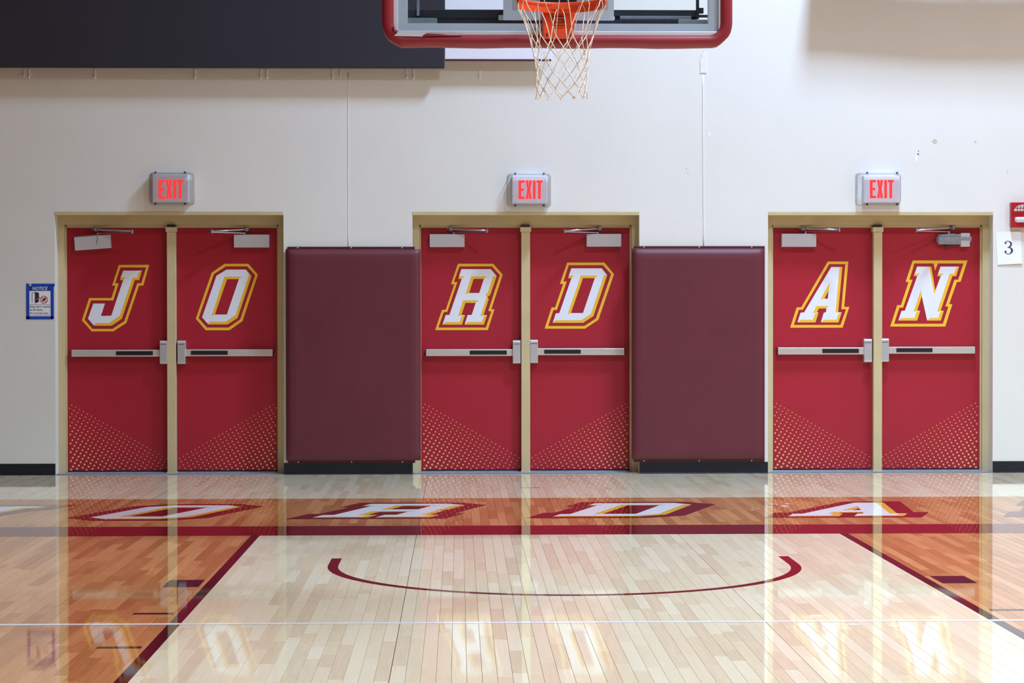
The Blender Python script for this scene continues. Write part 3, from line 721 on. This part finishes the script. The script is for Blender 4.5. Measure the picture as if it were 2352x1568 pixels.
# numeral 3 as a swelling pen stroke with ball ends (photo px)
def stroke(cpts, name, m, parent, Yfun):
    P = []; wd_ = []
    for i in range(len(cpts)-1):
        p0 = cpts[max(0, i-1)]; p1 = cpts[i]; p2 = cpts[i+1]; p3 = cpts[min(len(cpts)-1, i+2)]
        for s in range(8):
            t_ = s/8; r = []
            for k in range(3):
                a0, a1, a2, a3 = p0[k], p1[k], p2[k], p3[k]
                r.append(0.5*((2*a1)+(-a0+a2)*t_+(2*a0-5*a1+4*a2-a3)*t_*t_+(-a0+3*a1-3*a2+a3)*t_**3))
            P.append(r)
    P.append(list(cpts[-1])); mb = MB(); n = len(P)
    for i, (x, y, w_) in enumerate(P):
        a = P[max(0, i-1)]; b = P[min(n-1, i+1)]; dx, dy = b[0]-a[0], b[1]-a[1]; L_ = sqrt(dx*dx+dy*dy) or 1
        for s in (-1, 1): mb.v.append(W(x-dy/L_*w_*s, y+dx/L_*w_*s, Yfun(y)))
    for i in range(n-1): mb.f.append((2*i, 2*i+1, 2*i+3, 2*i+2))
    for (x, y, w_), r in ((cpts[0], 2.1), (cpts[-1], 2.3)):
        s = len(mb.v); mb.v += [W(x+cos(q*pi/6)*r, y+sin(q*pi/6)*r, Yfun(y)) for q in range(12)]; mb.f.append(tuple(s+q for q in range(12)))
    return mb.build(name, m, parent, kind='flat')
stroke([(2309.6, 557.6, .8), (2311.5, 554.3, .7), (2316.5, 553.6, .6), (2321.5, 557, 1.6), (2322.3, 561, 1.9), (2320, 565.8, 1.2), (2314.6, 567.6, .55), (2319.5, 568.2, .8), (2324, 572.5, 1.9), (2324.2, 577, 2.1), (2320.5, 581.8, 1.0), (2316, 582.9, .6), (2311.5, 581.8, .7), (2309.6, 577.8, .9)],
       'printed_numeral', M['ink'], t, lambda y: -0.0062-0.006*((y-532)/75)**2.5)

t = thing('notice_sign', tuple(W(93, 733)), 'blue taped door notice on the wall left of the J door', 'notice')
Yn = -0.0015
MB().pbox(66.5, 655, 118, 729, Yn, -0.0003).build('sheet', M['paper'], t)
for n_, q in (('tape_strip', (60.5, 651.2, 67.3, 732)), ('tape_strip', (72, 651.2, 125.5, 657)), ('tape_strip', (116.5, 656, 123.3, 732)), ('tape_strip', (60.2, 726.2, 122.6, 733))):
    MB().pbox(q[0], q[1], q[2], q[3], Yn-0.0016, -0.0003).build('tape_strip', M['tape'], t)
MB().pbox(67.5, 656.5, 116.3, 667.7, Yn-.0007, Yn).build('notice_header', M['noticeblue'], t)
def ptxt(name, txt, x0, y1, x1, y0, m, sh=0.0, bold=0.0):
    a = W(x0, y1, Yn-.0022); b = W(x1, y0, Yn-.0022)
    return text_mesh(name, txt, 1, m, t, (a.x, Yn-.0012, a.z), b.x-a.x, b.z-a.z, sh, bold)
ptxt('header_text', 'NOTICE', 74, 665.8, 109.5, 658.2, M['white'], 0.25, 0.015)
ptxt('notice_text', 'Keep door closed', 68.8, 707.2, 114, 702, M['ink'], 0, 0.01)
ptxt('notice_text', 'at all times.', 68.8, 713, 99, 709, M['ink'], 0, 0.01)
ptxt('notice_text', 'Do not prop open.', 68.8, 721.8, 111.5, 716.8, M['ink'], 0, 0.01)
def npoly(name, pts, m, off=.001): flat(name, [([W(x, y, Yn-off) for x, y in pts], [])], m, t)
npoly('rule_line', [(68, 699), (115, 699.2), (115, 699.7), (68, 699.6)], M['ink'])
npoly('rule_line', [(68, 724), (115, 724), (115, 724.5), (68, 724.5)], M['ink'])
npoly('door_picture', [(80.2, 670), (89.3, 672.5), (89.3, 693.2), (80.2, 696)], M['ink'])
npoly('door_frame_picture', [(73.3, 671.5), (80, 671.5), (80, 672.4), (74.3, 672.4), (74.3, 694.5), (73.3, 694.5)], M['ink'])
npoly('arrow_picture', [(82.5, 687), (86, 683.8), (91.5, 682), (92, 683.6), (88, 687.5), (84, 688.4)], M['noticered'], .0016)
cx, cy_ = 101, 688
flat('prohibition_ring', [([W(cx+8.8*cos(q*pi/14), cy_+8.8*sin(q*pi/14), Yn-.0012) for q in range(28)], [[W(cx+7.3*cos(q*pi/14), cy_+7.3*sin(q*pi/14), Yn-.0012) for q in range(28)]])], M['noticered'], t)
npoly('hand_picture', [(96, 689.5), (99, 687), (103, 682.5), (106.5, 685.5), (102.5, 690), (99, 692.8)], M['ink'])
npoly('slash_picture', [(95.3, 683.4), (96.4, 682.3), (107, 692.6), (105.9, 693.7)], M['noticered'], .0016)

# ------------------------------------------------------------------ boards hung high on the wall, and the pegs below
a = W(1021, 156.5, -0.13)
t = thing('display_board', (a.x-2.0, 0, a.z), 'large black display board hung high on the wall at upper left', 'display board')
MB().box((XL+1.0, -0.13, a.z+0.006), (a.x, -0.10, a.z+2.2)).build('panel', M['board'], t, 0.003)
mb = MB().box((XL+1.0, -0.128, a.z-0.002), (a.x-0.002, -0.10, a.z+0.006)); mb.build('bottom_edge', M['boardedge'], t)
for x in (a.x-0.25, a.x-1.4, a.x-2.6, a.x-3.8): MB().box((x-.02, -0.10, a.z+0.02), (x+.02, -0.001, a.z+2.1)).build('batten', M['boardedge'], t)
a2 = W(1022, 138.5, -0.11); b2 = W(1266, 138.5, -0.11)
t = thing('white_panel', ((a2.x+b2.x)/2, 0, a2.z), 'white panel with dark lower edge beside the black board, behind the hoop', 'panel')
MB().box((a2.x, -0.11, a2.z+0.010), (b2.x, -0.085, a2.z+1.9)).build('panel', M['whiteboard'], t, 0.002)
MB().box((a2.x, -0.112, a2.z-0.004), (b2.x, -0.085, a2.z+0.010)).build('bottom_edge', M['padedge'], t)
for x in (a2.x+0.15, b2.x-0.15): MB().box((x-.02, -0.085, a2.z+0.05), (x+.02, -0.001, a2.z+1.8)).build('batten', M['boardedge'], t)
nth = ('first', 'second', 'third', 'fourth', 'fifth', 'sixth', 'seventh', 'eighth', 'ninth', 'tenth', 'eleventh', 'twelfth')
for i, (px, y0, y1, w_) in enumerate(((55, 160, 178, .006), (67, 159, 180, .012), (218, 159, 181, .012), (448, 159, 181, .012), (599, 158, 181, .012), (613, 159, 182, .012), (764, 158, 181, .012), (781, 161, 178, .007), (934, 158, 181, .012), (949.5, 159, 182, .012), (1101.5, 161, 181, .012))):
    p = W(px, y0); q = W(px, y1)
    lab = 'small white plastic peg on the wall under the black board, %s from left' % nth[i] if i < 10 else 'lone small white plastic peg on the wall under the white panel'
    pg = thing('wall_peg', (p.x, 0, q.z), lab, 'wall peg', 'white pegs under the boards')
    MB().box((p.x-w_/2, -0.008, q.z), (p.x+w_/2, 0.0, p.z)).build('peg_plate', M['chip'], pg, 0.003)
    MB().tube([(p.x, -0.006, q.z+.03), (p.x, -0.020, q.z+.018), (p.x, -0.022, q.z+.004)], w_*0.32, 8).build('peg_hook', M['chip'], pg, smooth=True)

# unseen roll added above the view to shade the upper right of the wall
t = thing('added_shadow_caster', (3.6, 0, 4.1), 'unseen roll added above the rightmost doors to cast a wall shadow', 'shadow caster')
mb = MB(); n = 24
for q in range(n+1):
    x = 2.45+2.6*q/n; sag = 4.30-0.06*min(1, max(0, (x-2.6)/0.8))+0.03*max(0, (x-4.0))
    for k in range(12):
        an = 2*pi*k/12; mb.v.append(Vector((x, -0.36+0.15*cos(an), sag+0.15+0.15*sin(an))))
for q in range(n):
    for k in range(12): k2 = (k+1) % 12; mb.f.append((q*12+k, q*12+k2, (q+1)*12+k2, (q+1)*12+k))
mb.f += [tuple(range(12)), tuple(n*12+k for k in range(12))[::-1]]
mb.build('caster_roll', M['sidewall'], t, smooth=True)
for x in (2.7, 3.7, 4.7): MB().box((x-.02, -0.36, 4.46), (x+.02, -0.002, 4.52)).build('caster_bracket', M['darksteel'], t)

# ------------------------------------------------------------------ basketball hoop
BBY = YB-1.22        # face of the glass
t = thing('basketball_hoop', (0, BBY, 2.81), 'glass backboard with maroon edge padding, orange rim and white net', 'basketball hoop')
zb = W(1300, 72, BBY).z
xl, xr = W(914, 60, BBY).x, W(1650, 60, BBY).x
ztop = zb+1.07
MB().box((xl, BBY-0.001, zb), (xr, BBY+0.012, ztop)).build('glass_pane', M['glass'], t, label='clear glass backboard pane')
# aluminium frame behind the glass border
bi = W(936, 52.5, BBY); br = W(1628, 53, BBY)
fr = MB()
fr.box((xl, BBY+0.013, zb), (xr, BBY+0.06, bi.z)); fr.box((xl, BBY+0.013, ztop-0.08), (xr, BBY+0.06, ztop))
fr.box((xl, BBY+0.013, bi.z), (bi.x, BBY+0.06, ztop-0.08)); fr.box((br.x, BBY+0.013, bi.z), (xr, BBY+0.06, ztop-0.08))
fr.build('backboard_frame', M['fr_alu'], t)
el = W(903, 60, BBY).x; er = W(1656, 60, BBY).x; eb = W(1300, 82.5, BBY).z
ed = MB(); ed.box((el, BBY-0.012, eb), (xl, BBY+0.06, ztop+.01)); ed.box((xr, BBY-0.012, eb), (er, BBY+0.06, ztop+.01)); ed.box((xl, BBY-0.012, eb), (xr, BBY+0.06, zb)); ed.box((xl, BBY-0.012, ztop), (xr, BBY+0.06, ztop+.01))
ed.build('frame_edge', M['fr_edge'], t, 0.003)
# padding: fat U wrapping the bottom edge and the lower corners
def pad_path(off, n=8):
    L_, R_, B_ = el-off, er+off, eb-off; r = 0.07+off
    pts = [(L_, ztop*0.0+zb+0.42)]
    pts += [(L_, zb+0.25), (L_, B_+r+0.02)]
    for q in range(n+1): an = pi+pi/2*q/n; pts.append((L_+r+cos(an)*r, B_+r+sin(an)*r))
    for q in range(1, 12): pts.append((L_+r+(R_-L_-2*r)*q/12, B_))
    for q in range(n+1): an = 1.5*pi+pi/2*q/n; pts.append((R_-r+cos(an)*r, B_+r+sin(an)*r))
    pts += [(R_, B_+r+0.02), (R_, zb+0.25), (R_, zb+0.42)]
    return pts
inner = pad_path(-0.004); outer = pad_path(0.062)
# cross-section: rounded front lip, thick bottom
sec = [(0.0, -0.014), (0.10, -0.026), (0.35, -0.034), (0.7, -0.034), (0.92, -0.026), (1.0, -0.010), (1.0, 0.055), (0.9, 0.065), (0.0, 0.065)]
mb = MB(); m_ = len(sec)
for i, (p, q) in enumerate(zip(inner, outer)):
    wv = 0.0025*sin(i*1.7)
    for u, y in sec: mb.v.append(Vector((p[0]+(q[0]-p[0])*u, BBY+y, p[1]+(q[1]-p[1])*u+wv*u)))
for i in range(len(inner)-1):
    for k in range(m_): k2 = (k+1) % m_; mb.f.append((i*m_+k, i*m_+k2, (i+1)*m_+k2, (i+1)*m_+k))
mb.f += [tuple(range(m_)), tuple((len(inner)-1)*m_+k for k in range(m_))[::-1]]
pdg = mb.build('edge_padding', M['padding'], t, smooth=True, label='maroon rubber edge padding')
# torn lip of the padding at the lower left corner: bare frame shows, and a curled end
a = W(906, 84, BBY-.036); b = W(974, 73, BBY-.036)
flat('bare_frame_patch', [([W(914, 73, BBY-.036), W(980, 73, BBY-.036), W(972, 84, BBY-.036), W(905, 82.5, BBY-.036)], [])], M['fr_edge'], pdg, 'pale bare frame where the padding is torn')
MB().tube([W(972, 83.5, BBY-.034), W(980, 79.5, BBY-.034), W(1010, 80.3, BBY-.033), W(1060, 82, BBY-.03)], [0.006, 0.008, 0.007, 0.003], 8).build('curled_lip', M['padding'], pdg, smooth=True)
MB().tube([W(903, 62, BBY-.03), W(906, 70, BBY-.034), W(913, 73.5, BBY-.034)], [0.008, 0.011, 0.007], 8).build('curled_lip', M['padding'], pdg, smooth=True)
# steelwork behind the glass
def bb(name, x0, y0, x1, y1, Y0, Y1, m, bev=0.0, label=None): return MB().pbox(x0, y0, x1, y1, BBY+Y0, BBY+Y1).build(name, m, t, bev, label=label)
bb('support_beam', 937, 22, 1160, 41, 0.10, 0.14, M['darksteel'], 0.003)
bb('support_beam', 1409, 23, 1600, 36, 0.10, 0.14, M['darksteel'], 0.003)
bb('lower_rail', 937, 45.5, 1560, 52.8, 0.09, 0.12, M['darksteel'])
bb('beam_web', 937, 40, 1146, 46, 0.13, 0.14, M['darksteel'])
bb('beam_painted_highlight', 1424, 36.5, 1588, 43.5, 0.10, 0.13, M['castm'], 0.003)  # lighter strip stands in for the highlight on the dark beam
bb('beam_web', 1412, 35, 1602, 46, 0.13, 0.14, M['darksteel'])
bb('corner_bracket', 936.5, 41, 1004, 52.5, 0.065, 0.085, M['bracket'], 0.003)
bb('corner_bracket', 1558, 45, 1627.5, 55, 0.065, 0.085, M['bracket'], 0.003)
bb('beam_clip', 1145, 34.5, 1158, 45.5, 0.07, 0.095, M['fr_edge'], 0.002)
bb('upright', 957, -160, 963, 36, 0.08, 0.10, M['castm'], 0.003)
bb('upright', 1599.5, -160, 1606, 43, 0.08, 0.11, M['darksteel'], 0.003)
bb('side_clip', 1606, 18, 1616, 30, 0.08, 0.11, M['darksteel'])
bb('side_clip', 1606, 34, 1628, 39, 0.08, 0.11, M['darksteel'])
# central mounting plate with window
bb('mounting_plate', 1156, -120, 1236, 46, 0.016, 0.03, M['fr_alu']); bb('mounting_plate', 1325, -120, 1410, 46, 0.016, 0.03, M['fr_alu']); bb('mounting_plate', 1236, 9, 1325, 46, 0.016, 0.03, M['fr_alu'])
bb('inner_plate', 1178, -120, 1236, 21, 0.0135, 0.0155, M['fr_edge']); bb('inner_plate', 1325, -120, 1396, 21, 0.0135, 0.0155, M['fr_edge'])
bb('goal_boom', 1222, -160, 1342, 60, 0.12, 0.30, M['darksteel'], 0.01)
MB().box((-0.16, BBY+0.14, 3.2), (-0.08, BBY+0.22, CEIL)).build('hanger_mast', M['darksteel'], t); MB().box((0.08, BBY+0.14, 3.2), (0.16, BBY+0.22, CEIL)).build('hanger_mast', M['darksteel'], t)
# rim
RC = Vector((W(1290, 5, BBY-0.38).x, BBY-0.38, 3.040)); RR = 0.2365
rim = MB().tube([RC+Vector((cos(2*pi*k/72)*RR, sin(2*pi*k/72)*RR, 0)) for k in range(72)], 0.0095, 12, closed=True).build('rim', M['orange'], t, smooth=True, label='orange steel rim')
mb = MB(); nn = 60
for k in range(nn+1):
    an = -0.15*pi+1.3*pi*k/nn; edge = min(1, min(k, nn-k)/8)
    for r, z in ((RR-0.002, -0.006), (RR+0.004, -0.006), (RR+0.004, -0.014-0.034*edge), (RR-0.002, -0.014-0.034*edge)):
        mb.v.append(RC+Vector((cos(an)*r, sin(an)*r, z)))
for k in range(nn):
    for q in range(4): q2 = (q+1) % 4; mb.f.append((k*4+q, k*4+q2, (k+1)*4+q2, (k+1)*4+q))
mb.build('rim_brace', M['orange'], rim, smooth=False)
# mounting box (tapered face plate)
Yp = BBY-0.125
fp = [W(1246, 24, Yp), W(1321, 24, Yp), W(1318.5, 76, Yp-.004), W(1317, 88.5, Yp+.012), W(1247, 88.5, Yp+.012), W(1247.5, 76, Yp-.004)]
mb = MB(); mb.v += fp+[Vector((p.x, BBY, p.z+0.012)) for p in fp]
mb.f += [(0,1,2,5), (5,2,3,4), (0,5,11,6), (5,4,10,11), (1,7,8,2), (2,8,9,3), (0,6,7,1), (4,3,9,10), (6,11,8,7), (11,10,9,8)]
bx = mb.build('rim_mount', M['orange'], t, 0.003, label='orange breakaway mount with black maker mark')
MB().box((RC.x-0.07, RC.y+0.225, RC.z-0.03), (RC.x+0.07, BBY, RC.z-0.004)).build('rim_neck', M['orange'], t, 0.004)
Yg = Yp-0.0045
def lg(x, y): return W(1230+x/15.68, y/15.68, Yg)
def lrect(x0, y0, x1, y1): return ([lg(x0, y0), lg(x1, y0), lg(x1, y1), lg(x0, y1)], [])
flat('maker_mark', [lrect(620, 570, 658, 825), lrect(658, 570, 1052, 606), lrect(658, 790, 1052, 825), lrect(1012, 694, 1052, 790), lrect(770, 694, 1012, 726)], M['logo'], bx, 'black square G mark')
a = lg(595, 947); b = lg(1068, 890); text_mesh('maker_name', 'GARED', 1, M['logo'], bx, (a.x, Yg-.0006, a.z), b.x-a.x, b.z-a.z, 0, 0.025)
flat('maker_line', [([lg(600, 985), lg(830, 1010), lg(1062, 985), lg(1062, 998), lg(830, 1026), lg(600, 998)], [])], M['logo'], bx)
for sx in (410, 1235): flat('slot', [lrect(sx-25, 1215, sx+25, 1330)], M['black'], bx)
# net: twelve hooks, knotted diamonds
NR = random.Random(5); net = MB(); nh = 12
lv = [(-0.024, 0.2345), (-0.215, 0.172), (-0.285, 0.153), (-0.345, 0.144), (-0.400, 0.138), (-0.450, 0.135), (-0.495, 0.133), (-0.535, 0.136)]
def npnt(l, k):
    z, r = lv[l]; an = 2*pi*(k+(0.5 if l % 2 else 0))/nh+0.10*l*0.35
    j = NR.uniform(-1, 1); return RC+Vector((cos(an)*(r+j*0.004), sin(an)*(r+j*0.004), z+NR.uniform(-.008, .008)+0.006*cos(an-0.8)))
K = [[npnt(l, k) for k in range(nh)] for l in range(len(lv))]
def cord(a, b, sag, r=0.0026):
    out = Vector(((a.x+b.x)/2-RC.x, (a.y+b.y)/2-RC.y, 0)).normalized()
    pts = [a+(b-a)*s+out*sag*4*s*(1-s) for s in (0, .33, .67, 1)]
    if sag < 0:      # top run: the cord is looped through the hook, so it leaves sideways and bends down
        tg = Vector((b.x-a.x, b.y-a.y, 0)); tg -= out*tg.dot(out); tg.normalize()
        pts = [a, a+tg*.012-Vector((0, 0, .004)), a+tg*.024-Vector((0, 0, .03))]+[a+tg*.024*(1-s)+(b-a)*s for s in (.45, .75, 1)]
    net.tube(pts, r*NR.uniform(.9, 1.15), 6, cap=True)
for l in range(len(lv)-1):
    for k in range(nh):
        k2 = (k-1) % nh if l % 2 == 0 else (k+1) % nh
        cord(K[l][k], K[l+1][k], -0.006 if l == 0 else 0.002); cord(K[l][k], K[l+1][k2], -0.006 if l == 0 else 0.002)
for l in range(1, len(lv)):
    for k in range(nh):
        p = K[l][k]; net.tube([p+Vector((0, 0, .008)), p, p-Vector((0, 0, .008))], [.003, .0052, .003], 6)
net.build('net', M['net'], t, smooth=True, label='white knotted cord net')
for k in range(nh):
    an = 2*pi*k/nh; d = Vector((cos(an), sin(an), 0)); tg = Vector((-sin(an), cos(an), 0)); p = RC+d*RR
    MB().tube([p-tg*.014+Vector((0, 0, -.008)), p-tg*.010+Vector((0, 0, -.024)), p+Vector((0, 0, -.030)), p+tg*.010+Vector((0, 0, -.024)), p+tg*.014+Vector((0, 0, -.008))], 0.0028, 6).build('net_hook', M['orange'], rim, smooth=True)
